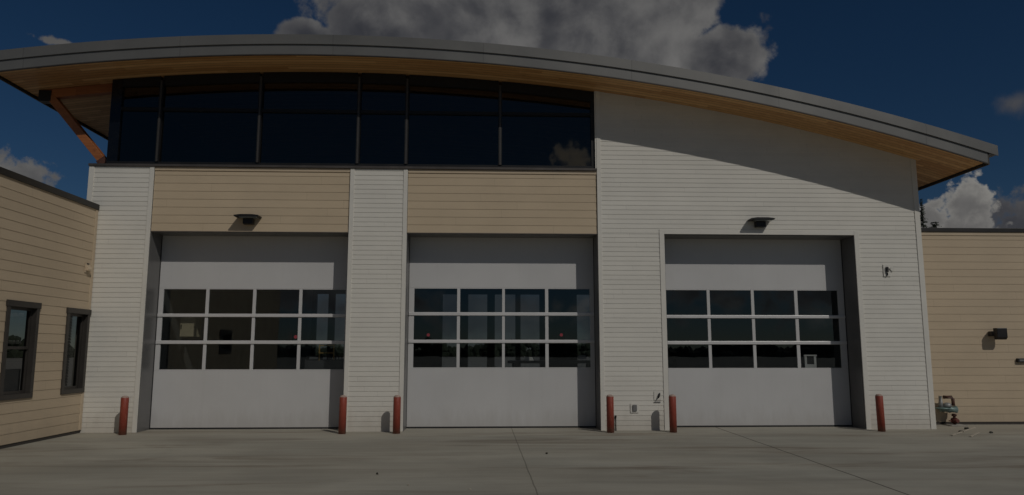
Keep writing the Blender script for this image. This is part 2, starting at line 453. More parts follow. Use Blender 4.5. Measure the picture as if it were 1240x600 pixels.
# ------------------------------------------------------------------ mesh helpers
class MB:
    def __init__(s):
        s.v = []
        s.f = []
        s.sm = []

    def quad(s, *p):
        i = len(s.v)
        s.v += [tuple(q) for q in p]
        s.f.append(tuple(range(i, i + len(p))))
        s.sm.append(False)

    def box(s, x0, x1, y0, y1, z0, z1, mp=None):
        p = [(x, y, z) for x in (x0, x1) for y in (y0, y1) for z in (z0, z1)]
        if mp:
            p = [mp(*q) for q in p]
        i = len(s.v)
        s.v += p
        for q in ((0, 1, 3, 2), (4, 6, 7, 5), (0, 4, 5, 1), (2, 3, 7, 6), (0, 2, 6, 4), (1, 5, 7, 3)):
            s.f.append(tuple(i + k for k in q))
            s.sm.append(False)

    def prism(s, poly, a, b, mp):
        """poly: list of (p,q); extruded from a to b; mp(p,q,t) -> xyz"""
        n = len(poly)
        i = len(s.v)
        s.v += [mp(p, q, a) for p, q in poly] + [mp(p, q, b) for p, q in poly]
        s.f.append(tuple(i + k for k in range(n)))
        s.f.append(tuple(i + n + k for k in reversed(range(n))))
        s.sm += [False, False]
        for k in range(n):
            k2 = (k + 1) % n
            s.f.append((i + k, i + n + k, i + n + k2, i + k2))
            s.sm.append(False)

    def bar(s, a, b, w_, h_, up=(0, 0, 1)):
        a = Vector(a); b = Vector(b)
        d = (b - a).normalized()
        r = d.cross(Vector(up)).normalized()
        u = r.cross(d)
        i = len(s.v)
        for c in (a, b):
            for sx, sz in ((-1, -1), (1, -1), (1, 1), (-1, 1)):
                s.v.append(tuple(c + r * sx * w_ / 2 + u * sz * h_ / 2))
        for q in ((0, 3, 2, 1), (4, 5, 6, 7), (0, 1, 5, 4), (1, 2, 6, 5), (2, 3, 7, 6), (3, 0, 4, 7)):
            s.f.append(tuple(i + k for k in q))
            s.sm.append(False)

    def tube(s, pts, r, n=12, cap=True):
        pts = [Vector(p) for p in pts]
        rs = r if isinstance(r, (list, tuple)) else [r] * len(pts)
        rings = []
        ref = None
        for k, p in enumerate(pts):
            d = (pts[min(k + 1, len(pts) - 1)] - pts[max(k - 1, 0)]).normalized()
            if ref is None:
                ref = Vector((0, 0, 1)) if abs(d.z) < 0.9 else Vector((1, 0, 0))
            a = d.cross(ref).normalized()
            b = d.cross(a)
            ref = b.cross(d) if abs(b.cross(d).dot(d)) < 0.5 else ref
            i = len(s.v)
            for q in range(n):
                t = 2 * math.pi * q / n
                s.v.append(tuple(p + (a * math.cos(t) + b * math.sin(t)) * rs[k]))
            rings.append(i)
        for k in range(len(rings) - 1):
            for q in range(n):
                q2 = (q + 1) % n
                s.f.append((rings[k] + q, rings[k] + q2, rings[k + 1] + q2, rings[k + 1] + q))
                s.sm.append(True)
        if cap:
            s.f.append(tuple(rings[0] + q for q in reversed(range(n))))
            s.f.append(tuple(rings[-1] + q for q in range(n)))
            s.sm += [False, False]

    def lathe(s, prof, n=20, c=(0, 0, 0)):
        rings = []
        for r, z in prof:
            i = len(s.v)
            for q in range(n):
                t = 2 * math.pi * q / n
                s.v.append((c[0] + r * math.cos(t), c[1] + r * math.sin(t), c[2] + z))
            rings.append(i)
        for k in range(len(rings) - 1):
            for q in range(n):
                q2 = (q + 1) % n
                s.f.append((rings[k] + q, rings[k] + q2, rings[k + 1] + q2, rings[k + 1] + q))
                s.sm.append(True)
        s.f.append(tuple(rings[0] + q for q in reversed(range(n))))
        s.f.append(tuple(rings[-1] + q for q in range(n)))
        s.sm += [False, False]

    def ico(s, c, r, jit=0.25, squash=1.0):
        bm = bmesh.new()
        bmesh.ops.create_icosphere(bm, subdivisions=1, radius=1)
        i = len(s.v)
        bm.verts.ensure_lookup_table()
        for v in bm.verts:
            k = r * (1 + random.uniform(-jit, jit))
            s.v.append((c[0] + v.co.x * k, c[1] + v.co.y * k, c[2] + v.co.z * k * squash))
        for f in bm.faces:
            s.f.append(tuple(i + v.index for v in f.verts))
            s.sm.append(False)
        bm.free()

    def build(s, name, mat, parent=None, bevel=0.0):
        off = ROOT_LOC.get(parent.name, Vector()) if parent is not None else Vector()
        me = bpy.data.meshes.new(name)
        me.from_pydata(s.v, [], s.f)
        for p, sm in zip(me.polygons, s.sm):
            p.use_smooth = sm
        bm = bmesh.new()
        bm.from_mesh(me)
        bmesh.ops.recalc_face_normals(bm, faces=bm.faces)
        bm.to_mesh(me)
        bm.free()
        me.materials.append(mat)
        o = bpy.data.objects.new(name, me)
        COL.objects.link(o)
        if parent is not None:
            o.parent = parent
            o.location = -off
            ROOT_LOC[o.name] = Vector()      # its own children share its frame
        if bevel:
            md = o.modifiers.new('bevel', 'BEVEL')
            md.width = bevel
            md.segments = 2
            md.limit_method = 'ANGLE'
        return o


ROOT_LOC = {}


def thing(name, loc, label, cat, group=None, local=False):
    o = bpy.data.objects.new(name, None)
    o.empty_display_size = 0.2
    COL.objects.link(o)
    o.location = loc
    o['label'] = label
    o['category'] = cat
    if group:
        o['group'] = group
    ROOT_LOC[o.name] = Vector() if local else Vector(loc)
    return o


def tag(o, label=None, cat=None, group=None, kind=None):
    if label: o['label'] = label
    if cat: o['category'] = cat
    if group: o['group'] = group
    if kind: o['kind'] = kind
    return o


def copy_thing(root, loc, label):
    r = root.copy()
    COL.objects.link(r)
    r.location = loc
    r['label'] = label
    for ch in root.children:
        c = ch.copy()
        COL.objects.link(c)
        c.parent = r
        for g in ch.children:
            d = g.copy()
            COL.objects.link(d)
            d.parent = c
    return r


# ------------------------------------------------------------------ ground
g = MB()
g.quad((-1500, -1500, -0.03), (1500, -1500, -0.03), (1500, 1500, -0.03), (-1500, 1500, -0.03))
tag(g.build('ground', M['ground']), kind='structure')
g = MB()
g.box(-40, 40, -30, 1.5, -0.2, 0.0)
tag(g.build('concrete_apron', M['concrete']), kind='structure')

# ------------------------------------------------------------------ fire station
XL, XR = -8.18, 9.48          # outer corners of the tall block
P1, P2, P3, P4 = -6.87, -2.785, -1.582, 2.460
D3L, D3R = 3.872, 8.002
HEAD, SILL = 4.08, 5.44
REC = 0.57                    # doors stand this far behind the wall face
DEEP = 20.0
AX, AZ, AR = -3.25, -37.715, 45.30    # the arc of the soffit


def arc(x, dr=0.0):
    return AZ + math.sqrt((AR + dr) ** 2 - (x - AX) ** 2)


st = thing('fire_station', (0.65, 0, 0), 'tall white and tan fire station with three garage doors under a curved roof', 'building')

FRONT = lambda s, z, o: (s, -o, z)


def siding(name, mat, parent, x0, x1, z0, z1, ex, mp, zb=None, top=None, hole=None, lip=0.010):
    mb = MB()
    zb = z0 if zb is None else zb
    k = math.floor((z0 - zb) / ex + 1e-6)
    while True:
        a = zb + k * ex
        b = a + ex
        k += 1
        if a >= z1 - 1e-6:
            break
        a2, b2 = max(a, z0), min(b, z1)
        spans = [(x0, x1)]
        if top:
            # the row runs right as far as the roof stays above it
            xr = x1
            while xr > x0 and top(xr) < a2:
                xr -= 0.02
            spans = [(x0, xr)]
        if hole and a2 < hole[3] - 1e-6:
            ns = []
            for s0, s1 in spans:
                if s0 < hole[0]:
                    ns.append((s0, min(hole[0], s1)))
                if s1 > hole[1]:
                    ns.append((max(hole[1], s0), s1))
            spans = ns
            if b2 > hole[3]:
                b2 = hole[3]
        for s0, s1 in spans:
            if s1 - s0 < 0.01:
                continue
            mb.quad(mp(s0, a2, lip), mp(s1, a2, lip), mp(s1, b2, 0.003), mp(s0, b2, 0.003))
            mb.quad(mp(s0, a2, lip), mp(s0, a2, 0.003), mp(s1, a2, 0.003), mp(s1, a2, lip))
        if hole and a < hole[3] < b - 1e-6:      # rest of the row over the opening
            mb.quad(mp(x0, hole[3], 0.008), mp(x1, hole[3], 0.008), mp(x1, b, 0.003), mp(x0, b, 0.003))
    return mb.build(name, mat, parent)


# solid walls behind the boards
def solid(name, boxes, mat=M['inside'], parent=st, polys=()):
    mb = MB()
    for b_ in boxes:
        mb.box(*b_)
    for poly, a, b_ in polys:
        mb.prism(poly, a, b_, lambda p, q, t: (p, t, q))
    return mb.build(name, mat, parent)


solid('front_wall_core', [(XL + 0.02, P1 + 0.0, 0.004, 0.75, 0, SILL - 0.004), (P2, P3, 0.004, 0.75, 0, SILL - 0.004),
                          (P1, P2, 0.030, 0.75, HEAD, SILL - 0.004), (P3, P4, 0.030, 0.75, HEAD, SILL - 0.004)],
      polys=[([(P4, 0), (D3L, 0), (D3L, HEAD), (D3R, HEAD), (D3R, 0), (XR - 0.02, 0), (XR - 0.02, arc(XR) + 0.1)] +
              [(XR - 0.02 - (XR - P4 - 0.02) * k / 12, arc(XR - 0.02 - (XR - P4 - 0.02) * k / 12) + 0.12) for k in range(1, 13)], 0.004, 0.75)])
siding('white_pier', M['white'], st, XL, P1, 0, SILL, 0.1, FRONT)
siding('white_pier', M['white'], st, P2, P3, 0, SILL, 0.1, FRONT)
siding('tan_panel', M['tan'], st, P1 + 0.01, P2 - 0.01, HEAD, SILL, 0.17, lambda s, z, o: (s, 0.022 - o, z))
siding('tan_panel', M['tan'], st, P3 + 0.01, P4 - 0.01, HEAD, SILL, 0.17, lambda s, z, o: (s, 0.022 - o, z))
siding('white_wall', M['white'], st, P4, XR, 0, 7.6, 0.1, FRONT, top=lambda x: arc(x), hole=(D3L, D3R, 0, HEAD))


def trims(name, mat, parts):
    for p in parts:
        mb = MB()
        mb.box(*p)
        mb.build(name, mat, st, bevel=0.003)


Tw = 0.085
trims('corner_trim', M['trim'], [
    (XL - 0.02, XL + Tw, -0.021, 0.004, 0, SILL), (P1 - Tw, P1 + 0.004, -0.021, 0.004, 0, SILL),
    (P2 - 0.004, P2 + Tw, -0.021, 0.004, 0, SILL), (P3 - Tw, P3 + 0.004, -0.021, 0.004, 0, SILL),
    (P4 - 0.004, P4 + Tw, -0.021, 0.004, 0, arc(P4) + 0.03), (XR - 0.11, XR + 0.004, -0.021, 0.004, 0, arc(XR) + 0.03)])
trims('door_trim', M['trim'], [
    (D3L - 0.10, D3L + 0.003, -0.022, 0.004, 0, HEAD + 0.10), (D3R - 0.003, D3R + 0.10, -0.022, 0.004, 0, HEAD + 0.10),
    (D3L + 0.003, D3R - 0.003, -0.020, 0.004, HEAD, HEAD + 0.10)])
trims('tan_trim', M['tan_trim'], [(P1 + 0.01, P2 - 0.01, -0.004, 0.02, SILL - 0.075, SILL - 0.003),
                                  (P3 + 0.01, P4 - 0.01, -0.004, 0.02, SILL - 0.075, SILL - 0.003)])
trims('head_flashing', M['flashing'], [(P1 + 0.01, P2 - 0.01, 0.0, 0.05, HEAD - 0.022, HEAD - 0.002), (P3 + 0.01, P4 - 0.01, 0.0, 0.05, HEAD - 0.022, HEAD - 0.002)])
# steel liners of the three openings
for a, b in ((P1, P2), (P3, P4), (D3L, D3R)):
    mb = MB()
    mb.box(a + 0.002, a + 0.014, 0.008, REC - 0.005, 0.002, HEAD - 0.015)
    mb.box(b - 0.014, b - 0.002, 0.008, REC - 0.005, 0.002, HEAD - 0.015)
    mb.box(a + 0.014, b - 0.014, 0.052, REC - 0.005, HEAD - 0.014, HEAD - 0.003)
    mb.build('door_jamb', M['jamb'], st)


# ---------------- garage doors
def garage_door(a, b, cols, rows):
    """a..b opening; cols: four (x0,x1) panes; rows: three (z0,z1) from the bottom"""
    y0, y1 = REC, REC + 0.045
    f = MB()
    za, zt = rows[0][0], rows[-1][1]
    xl, xr = a + 0.02, b - 0.02
    # solid sections with their shallow meeting grooves
    for z0, z1 in ((0.035, za - 0.0205), (zt + 0.0205, HEAD + 0.12)):
        f.box(xl, xr, y0, y1, z0, z1)
    # stiles and rails of the three glazed sections
    f.box(xl, cols[0][0], y0, y1, za - 0.019, zt + 0.019)
    f.box(cols[-1][1], xr, y0, y1, za - 0.019, zt + 0.019)
    for k in range(3):
        f.box(cols[k][1], cols[k + 1][0], y0, y1, za - 0.019, zt + 0.019)
    for k in range(4):
        c0, c1 = cols[k]
        f.box(c0, c1, y0 + 0.001, y1 - 0.001, za - 0.019, za)
        f.box(c0, c1, y0 + 0.001, y1 - 0.001, zt, zt + 0.019)
        for q in range(2):
            f.box(c0, c1, y0 + 0.001, y1 - 0.001, rows[q][1], rows[q + 1][0])
    d = f.build('garage_door', M['door'], st, bevel=0.002)
    for q in range(2):
        z0, z1 = rows[q][1], rows[q + 1][0]
        mb = MB()
        mb.box(xl + 0.002, xr - 0.002, y0 - 0.022, y0 - 0.001, z0 + 0.004, z1 - 0.004)
        mb.build('middle_rail', M['rail'], d, bevel=0.006)
    for k in range(4):
        for q in range(3):
            mb = MB()
            yy = y0 + 0.02
            c0, c1 = cols[k]
            z0, z1 = rows[q]
            mb.quad((c0, yy, z0), (c1, yy, z0), (c1, yy, z1), (c0, yy, z1))
            mb.build('window_pane', M['glass'], d)
    mb = MB()
    mb.box(xl, xr, y0 + 0.002, y1, 0.001, 0.034)
    mb.build('bottom_seal', M['seal'], d)
    mb = MB()
    mb.box(a + 0.0145, a + 0.020, y0 - 0.03, y1, 0.002, HEAD + 0.1)
    mb.build('side_seal', M['seal'], d)
    mb = MB()
    mb.box(b - 0.020, b - 0.0145, y0 - 0.03, y1, 0.002, HEAD + 0.1)
    mb.build('side_seal', M['seal'], d)
    return d


garage_door(P1, P2, [(-6.753, -5.865), (-5.800, -4.877), (-4.812, -3.901), (-3.836, -2.915)], [(1.228, 1.757), (1.832, 2.325), (2.398, 2.917)])
garage_door(P3, P4, [(-1.449, -0.527), (-0.462, 0.444), (0.503, 1.375), (1.445, 2.350)], [(1.265, 1.780), (1.852, 2.365), (2.440, 2.948)])
garage_door(D3L, D3R, [(4.005, 4.924), (4.990, 5.904), (5.970, 6.870), (6.942, 7.845)], [(1.249, 1.752), (1.828, 2.318), (2.390, 2.933)])

# ---------------- clerestory window band
WY = 0.03
fr = MB()
wl, wr = -7.885, 2.425
zb0, zb1 = SILL + 0.055, SILL + 0.12
mull = [-6.845, -4.755, -2.660, -1.630, 0.380]
fr.box(wl, wr, WY, WY + 0.14, zb0, zb1)                      # bottom rail
fr.box(wr - 0.075, wr, WY + 0.001, WY + 0.139, zb1, arc(wr) + 0.05)
for mx in mull:
    fr.box(mx - 0.038, mx + 0.038, WY - 0.02, WY + 0.138, zb1, arc(mx) - 0.1)
xs = [wl + 0.22] + mull + [wr - 0.075]
for a, b in zip(xs[:-1], xs[1:]):
    a2 = a + (0.038 if a in mull else 0)
    b2 = b - (0.038 if b in mull else 0)
    fr.box(a2, b2, WY + 0.002, WY + 0.137, 6.672, 6.742)      # transom
    N = 10
    for k in range(N):                                       # curved head
        p = a2 + (b2 - a2) * k / N
        q = a2 + (b2 - a2) * (k + 1) / N
        def hd(x): return arc(x) - (0.22 if x > -6.5 else 0.22 - (x + 6.5) * -0.04)
        fr.prism([(p, hd(p)), (q, hd(q)), (q, arc(q) + 0.04), (p, arc(p) + 0.04)], WY + 0.003, WY + 0.136, lambda a_, b_, t: (a_, t, b_))
cl = fr.build('clerestory_window', M['black_frame'], st)
mb = MB()
mb.box(wl, wl + 0.22, WY + 0.001, WY + 0.139, zb1, arc(wl) + 0.05)
mb.build('corner_post', M['post'], cl)
for mx in mull:
    mb = MB()
    mb.box(mx - 0.019, mx + 0.019, WY - 0.030, WY - 0.0205, zb1, arc(mx) - 0.1)
    mb.build('mullion_cap', M['mullion'], cl)
for a, b in zip(xs[:-1], xs[1:]):
    mb = MB()
    mb.quad((a, WY + 0.05, zb1 - 0.01), (b, WY + 0.05, zb1 - 0.01), (b, WY + 0.05, 6.68), (a, WY + 0.05, 6.68))
    mb.build('window_pane', M['clere'], cl)
    mb = MB()
    mb.quad((a, WY + 0.05, 6.735), (b, WY + 0.05, 6.735), (b, WY + 0.05, arc(b) - 0.1), (a, WY + 0.05, arc(a) - 0.1))
    mb.build('transom_pane', M['clere'], cl)
mb = MB()
mb.box(XL - 0.03, P4 - 0.002, -0.045, 0.16, SILL + 0.002, SILL + 0.052)
mb.build('sill_flashing', M['flashing'], cl, bevel=0.004)
mb = MB()
mb.box(wr + 0.002, P4 - 0.006, -0.012, 0.1, SILL + 0.054, arc(P4) + 0.02)
mb.build('side_trim', M['trim'], cl)


# ---------------- roof
def arcband(name, mat, x0, x1, r0, r1, y0, y1, parent, n=72):
    mb = MB()
    for k in range(n + 1):
        x = x0 + (x1 - x0) * k / n
        for (dr, y) in ((r0, y0), (r0, y1), (r1, y1), (r1, y0)):
            mb.v.append((x, y, arc(x, dr)))
    for k in range(n):
        for q in range(4):
            q2 = (q + 1) % 4
            mb.f.append((4 * k + q, 4 * k + q2, 4 * k + 4 + q2, 4 * k + 4 + q))
            mb.sm.append(False)
    mb.f.append((0, 1, 2, 3)); mb.f.append((4 * n, 4 * n + 3, 4 * n + 2, 4 * n + 1))
    mb.sm += [False, False]
    return mb.build(name, mat, parent)


EL, ER, OV = -9.76, 10.43, 0.97
roof = arcband('roof', M['roof'], EL + 0.02, ER - 0.02, 0.03, 0.37, -OV + 0.02, DEEP + 0.8, st)
arcband('soffit', M['soffit'], EL + 0.03, ER - 0.03, 0.0, 0.024, -OV + 0.03, DEEP + 0.7, roof)
arcband('lower_fascia', M['fascia'], EL, ER, -0.012, 0.187, -OV, -OV + 0.018, roof)
arcband('fascia_groove', M['jamb'], EL + 0.01, ER - 0.01, 0.184, 0.198, -OV - 0.006, -OV - 0.002, roof)
arcband('upper_fascia', M['fascia'], EL - 0.1, ER + 0.21, 0.192, 0.395, -OV - 0.030, -OV - 0.010, roof)
arcband('drip_edge', M['bronze'], EL - 0.002, ER + 0.002, -0.034, -0.014, -OV - 0.004, -OV + 0.03, roof)
# eave boards down the two sides
for xe, sgn in ((EL, -1), (ER, 1)):
    mb = MB()
    z = arc(xe)
    a, b = (xe - 0.03, xe - 0.002) if sgn < 0 else (xe + 0.002, xe + 0.03)
    mb.box(a, b, -OV + 0.0, DEEP + 0.7, z - 0.05, z + 0.2)
    mb.build('side_fascia', M['bronze'], roof)
    mb = MB()
    a, b = (xe - 0.1, xe - 0.03) if sgn < 0 else (xe + 0.032, xe + 0.21)
    mb.box(a, b, -OV - 0.01, DEEP + 0.7, arc(xe, .21) + (-0.06 if sgn > 0 else 0.02), arc(xe, .37) + (-0.06 if sgn > 0 else 0.02))
    mb.build('gutter', M['fascia'], roof)

# beam and brace under the left eave
mb = MB()
mb.bar((-9.42, 0.30, arc(-9.42) - 0.10), (-7.9, 0.30, arc(-7.9) - 0.10), 0.17, 0.19)
mb.build('eave_beam', M['beam'], st, bevel=0.006)
mb = MB()
mb.bar((-9.26, 0.30, arc(-9.26) - 0.17), (-8.06, 0.30, SILL + 0.16), 0.16, 0.19, up=(0, 1, 0))
br = mb.build('eave_brace', M['beam'], st, bevel=0.006)
mb = MB()
mb.box(-9.50, -9.24, 0.20, 0.40, arc(-9.3) - 0.27, arc(-9.3) - 0.03)
mb.build('steel_bracket', M['black'], br)
mb = MB()
mb.bar((-8.10, 0.30, SILL + 0.21), (-8.02, 0.30, SILL + 0.10), 0.20, 0.23, up=(0, 1, 0))
mb.build('steel_bracket', M['pipe'], br)
mb = MB()
mb.box(-8.17, -7.9, 0.10, 0.5, SILL + 0.053, SILL + 0.075)
mb.build('base_plate', M['steel'], br)

# ---------------- the rest of the tall block: side walls, rear wall with tall windows, floor
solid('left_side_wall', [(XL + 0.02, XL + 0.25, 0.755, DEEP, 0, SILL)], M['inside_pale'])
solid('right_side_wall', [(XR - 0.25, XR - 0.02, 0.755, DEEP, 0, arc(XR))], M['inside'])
siding('left_side_siding', M['white'], st, 0.17, DEEP, 0, SILL, 0.1, lambda s, z, o: (XL - o + 0.01, s, z))
siding('right_side_siding', M['white'], st, 0.004, DEEP, 0, arc(XR) - 0.02, 0.1, lambda s, z, o: (XR + o - 0.012, s, z))
mb = MB()
mb.box(wl + 0.005, wl + 0.12, WY + 0.15, DEEP, SILL + 0.055, arc(wl) + 0.02)
mb.build('side_glazing', M['black_frame'], st)
rear = [(-7.75, -7.2), (-6.9, -6.35), (-4.6, -3.9), (-1.84, -1.06), (-0.63, 0.27), (0.63, 1.61), (1.85, 2.76), (4.54, 5.41), (5.8, 6.7)]
RZ0, RZ1 = 0.35, 4.3
boxes = []
edges = [XL + 0.25] + [e for r_ in rear for e in r_] + [XR - 0.25]
for k in range(0, len(edges), 2):
    boxes.append((edges[k], edges[k + 1], DEEP - 0.2, DEEP, 0, RZ1))
for a, b in rear:
    boxes.append((a, b, DEEP - 0.2, DEEP, 0, RZ0))
NA = 16
polys = []
x0, x1 = XL + 0.25, XR - 0.25
polys.append(([(x0, RZ1 + 0.001), (x1, RZ1 + 0.001)] + [(x1 - (x1 - x0) * k / NA, arc(x1 - (x1 - x0) * k / NA) + 0.02) for k in range(NA + 1)], DEEP - 0.2, DEEP))
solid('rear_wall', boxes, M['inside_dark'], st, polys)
for a, b in rear:
    mb = MB()
    mb.quad((a, DEEP - 0.1, RZ0), (b, DEEP - 0.1, RZ0), (b, DEEP - 0.1, RZ1), (a, DEEP - 0.1, RZ1))
    o = mb.build('rear_window', M['rear'], st)
mb = MB()
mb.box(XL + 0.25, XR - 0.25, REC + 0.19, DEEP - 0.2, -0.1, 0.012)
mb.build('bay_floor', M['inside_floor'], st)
mb = MB()
for a, b in ((P1, P2), (P3, P4), (D3L, D3R)):
    mb.box(a, b, REC + 0.0, REC + 0.19, -0.1, 0.0008)
mb.build('door_threshold', M['conc_trim'], st)

# ------------------------------------------------------------------ left wing
XW = -7.953
WT = 4.50
lw = thing('office_wing', (XW, -4, 0), 'low tan wing at the left with two dark framed windows, running toward the viewer', 'building')
WING = lambda s, z, o: (XW + o, s, z)
Y0, Y1 = -12.95, -0.026
wins = [(-2.70, -1.785, 0.795, 2.455), (-0.872, -0.055, 0.795, 2.43), (-7.42, -6.42, 1.55, 2.25)]


def wing_wall():
    mb = MB()
    ex, zb = 0.17, 0.06
    k = 0
    while zb + k * ex < WT:
        a, b = zb + k * ex, min(zb + (k + 1) * ex, WT)
        k += 1
        cuts = [a, b]
        for q in wins:
            for z in q[2:]:
                if a + 1e-4 < z < b - 1e-4:
                    cuts.append(z)
        cuts.sort()
        o_at = lambda z: 0.010 + (0.003 - 0.010) * (z - a) / ex
        for za, zb_ in zip(cuts[:-1], cuts[1:]):
            zm = (za + zb_) / 2
            spans = [(Y0, Y1)]
            for q in wins:
                if q[2] < zm < q[3]:
                    ns = []
                    for s0, s1 in spans:
                        if q[0] > s0 and q[1] < s1:
                            ns += [(s0, q[0]), (q[1], s1)]
                        else:
                            ns.append((s0, s1))
                    spans = ns
            for s0, s1 in spans:
                mb.quad(WING(s0, za, o_at(za)), WING(s1, za, o_at(za)), WING(s1, zb_, o_at(zb_)), WING(s0, zb_, o_at(zb_)))
                if za == a:
                    mb.quad(WING(s0, a, 0.010), WING(s1, a, 0.010), WING(s1, a, 0.0), WING(s0, a, 0.0))
    return mb.build('wall', M['tan_wing'], lw)


wing_wall()
mb = MB()
segs = sorted(wins)
prev = Y0
for q in segs:
    mb.box(XW - 0.2, XW - 0.001, prev, q[0], 0.06, WT)
    mb.box(XW - 0.2, XW - 0.001, q[0], q[1], 0.06, q[2])
    mb.box(XW - 0.2, XW - 0.001, q[0], q[1], q[3], WT)
    prev = q[1]
mb.box(XW - 0.2, XW - 0.001, prev, Y1, 0.06, WT)
mb.box(XW - 9, XW - 0.21, Y0, Y0 + 0.2, 0, WT)
mb.box(XW - 9, XW - 8.8, Y0 + 0.2, Y1 + 6, 0, WT)
mb.build('wall_core', M['inside_dark'], lw)
mb = MB()
mb.box(XW - 9, XW - 0.02, Y0, Y1 + 6, WT - 0.25, WT + 0.02)
mb.build('flat_roof', M['roof'], lw)
mb = MB()
mb.box(XW - 0.3, XW + 0.035, Y0, 0.0 - 0.026, WT + 0.001, WT + 0.115)
mb.build('roof_cap', M['cap'], lw, bevel=0.006)
mb = MB()
mb.box(XW - 0.2, XW - 0.004, Y0, Y1, 0.0, 0.058)
mb.build('foundation', M['dark_gap'], lw)
mb = MB()
mb.box(XW - 0.004, XW + 0.018, Y1 - 0.09, Y1, 0.06, WT)
mb.build('corner_trim', M['tan_trim'], lw, bevel=0.003)


def wing_window(q, hung):
    s0, s1, z0, z1 = q
    t = 0.085
    f = MB()
    bx = lambda a, b, c, d, o0, o1, mb_: mb_.box(a, b, c, d, o0, o1, lambda s, z, o: WING(s, z, o))
    # outer casing
    bx(s0, s1, z0 - 0.0, z0 + t, -0.06, 0.036, f)
    bx(s0 - 0.02, s1 + 0.02, z1 - t - 0.01, z1 + 0.01, -0.06, 0.044, f)
    bx(s0, s0 + t, z0 + t, z1 - t - 0.01, -0.06, 0.034, f)
    bx(s1 - t, s1, z0 + t, z1 - t - 0.01, -0.06, 0.034, f)
    wd = f.build('window', M['bronze'], lw, bevel=0.004)
    a, b, c, d = s0 + t, s1 - t, z0 + t, z1 - t - 0.01
    sh_ = MB()
    bx(a, b, c, c + 0.05, -0.10, -0.05, sh_)
    bx(a, b, d - 0.045, d, -0.10, -0.05, sh_)
    bx(a, a + 0.045, c + 0.05, d - 0.045, -0.10, -0.05, sh_)
    bx(b - 0.045, b, c + 0.05, d - 0.045, -0.10, -0.05, sh_)
    if hung:
        zm = (c + d) / 2 + 0.02
        bx(a + 0.045, b - 0.045, zm, zm + 0.05, -0.10, -0.045, sh_)
    sh_.build('sash', M['bronze'], wd)
    gm = MB()
    gm.quad(WING(a, c, -0.08), WING(b, c, -0.08), WING(b, d, -0.08), WING(a, d, -0.08))
    gm.build('pane', M['win'], wd)
    if not hung:                         # slats imitating the pier siding mirrored in the narrow window
        bm_ = MB()
        z = c + 0.06
        while z < d - 0.05:
            bm_.quad(WING(a + 0.05, z, -0.14), WING(b - 0.22, z, -0.14), WING(b - 0.22, z + 0.05, -0.165), WING(a + 0.05, z + 0.05, -0.165))
            z += 0.055
        bm_.build('pane_backing', M['inside_dark'], wd)
    else:
        bm_ = MB()
        bm_.quad(WING(a, c, -0.16), WING(b, c, -0.16), WING(b, c + 0.42, -0.16), WING(a, c + 0.42, -0.16))
        bm_.build('pane_backing', M['inside'], wd)


for i, q in enumerate(wins):
    wing_window(q, i == 0)

# ------------------------------------------------------------------ right wing
YR = 0.92
RT = 4.285
rw = thing('storage_wing', (12, YR, 0), 'low tan wing set back at the right behind the white corner, flat dark capped roof', 'building')
RW = lambda s, z, o: (s, YR - o, z)
RX0, RX1 = XR + 0.02, 24.0
siding('wall', M['tan_wing'], rw, RX0, RX1, 0.06, RT, 0.17, RW, zb=0.06)
mb = MB()
mb.box(RX0, RX1, YR + 0.001, YR + 0.25, 0.06, RT)
mb.box(RX1 - 0.2, RX1, YR + 0.25, DEEP - 4, 0.06, RT)
mb.build('wall_core', M['inside_dark'], rw)
mb = MB()
mb.box(RX0, RX1, YR + 0.02, DEEP - 4, RT - 0.2, RT + 0.03)
mb.build('flat_roof', M['roof'], rw)
mb = MB()
mb.box(RX0, RX1, YR - 0.045, YR + 0.3, RT + 0.032, RT + 0.125)
mb.build('roof_cap', M['cap'], rw, bevel=0.006)
mb = MB()
mb.box(RX0, RX1, YR - 0.02, YR, RT - 0.045, RT + 0.03)
mb.build('frieze_trim', M['tan_trim'], rw)
mb = MB()
mb.box(RX0, RX1, YR + 0.004, YR + 0.2, 0, 0.058)
mb.build('foundation', M['dark_gap'], rw)

# ------------------------------------------------------------------ bollards
def bollard():
    o = thing('bollard', (0, 0, 0), '', 'bollard', 'red steel bollards beside the garage doors', local=True)
    a = MB()
    a.lathe([(0.073, 0.0), (0.073, 0.70), (0.070, 0.706)], 24)
    a.build('post', M['red'], o)
    a = MB()
    a.lathe([(0.069, 0.703), (0.066, 0.718), (0.055, 0.732), (0.036, 0.742), (0.010, 0.746)], 24)
    a.build('cap', M['bol_cap'], o)
    return o


BY = -0.40
bl = [(-6.955, 'red bollard in front of the far left white pier, nearest the tan office wing'),
      (-2.725, 'red bollard at the right edge of the leftmost garage door'),
      (-1.663, 'red bollard at the left edge of the centre garage door, on the white middle pier'),
      (2.586, 'red bollard at the right edge of the centre garage door, beside a thin black pipe'),
      (3.850, 'red bollard at the left edge of the rightmost garage door, below the small white plate'),
      (8.110, 'red bollard at the right edge of the rightmost garage door, nearest the gas meter')]
b0 = bollard()
for i, (x, lab) in enumerate(bl):
    tilt = [(0.0, 0.0), (0.004, 0.002), (-0.004, 0.0), (0.003, -0.003), (-0.003, 0.002), (-0.012, 0.0)][i]
    if i == 0:
        b0.location = (x, BY, 0)
        b0['label'] = lab
        o = b0
    else:
        o = copy_thing(b0, (x, BY, 0), lab)
    o.rotation_euler = (tilt[1], tilt[0], i * 1.1)


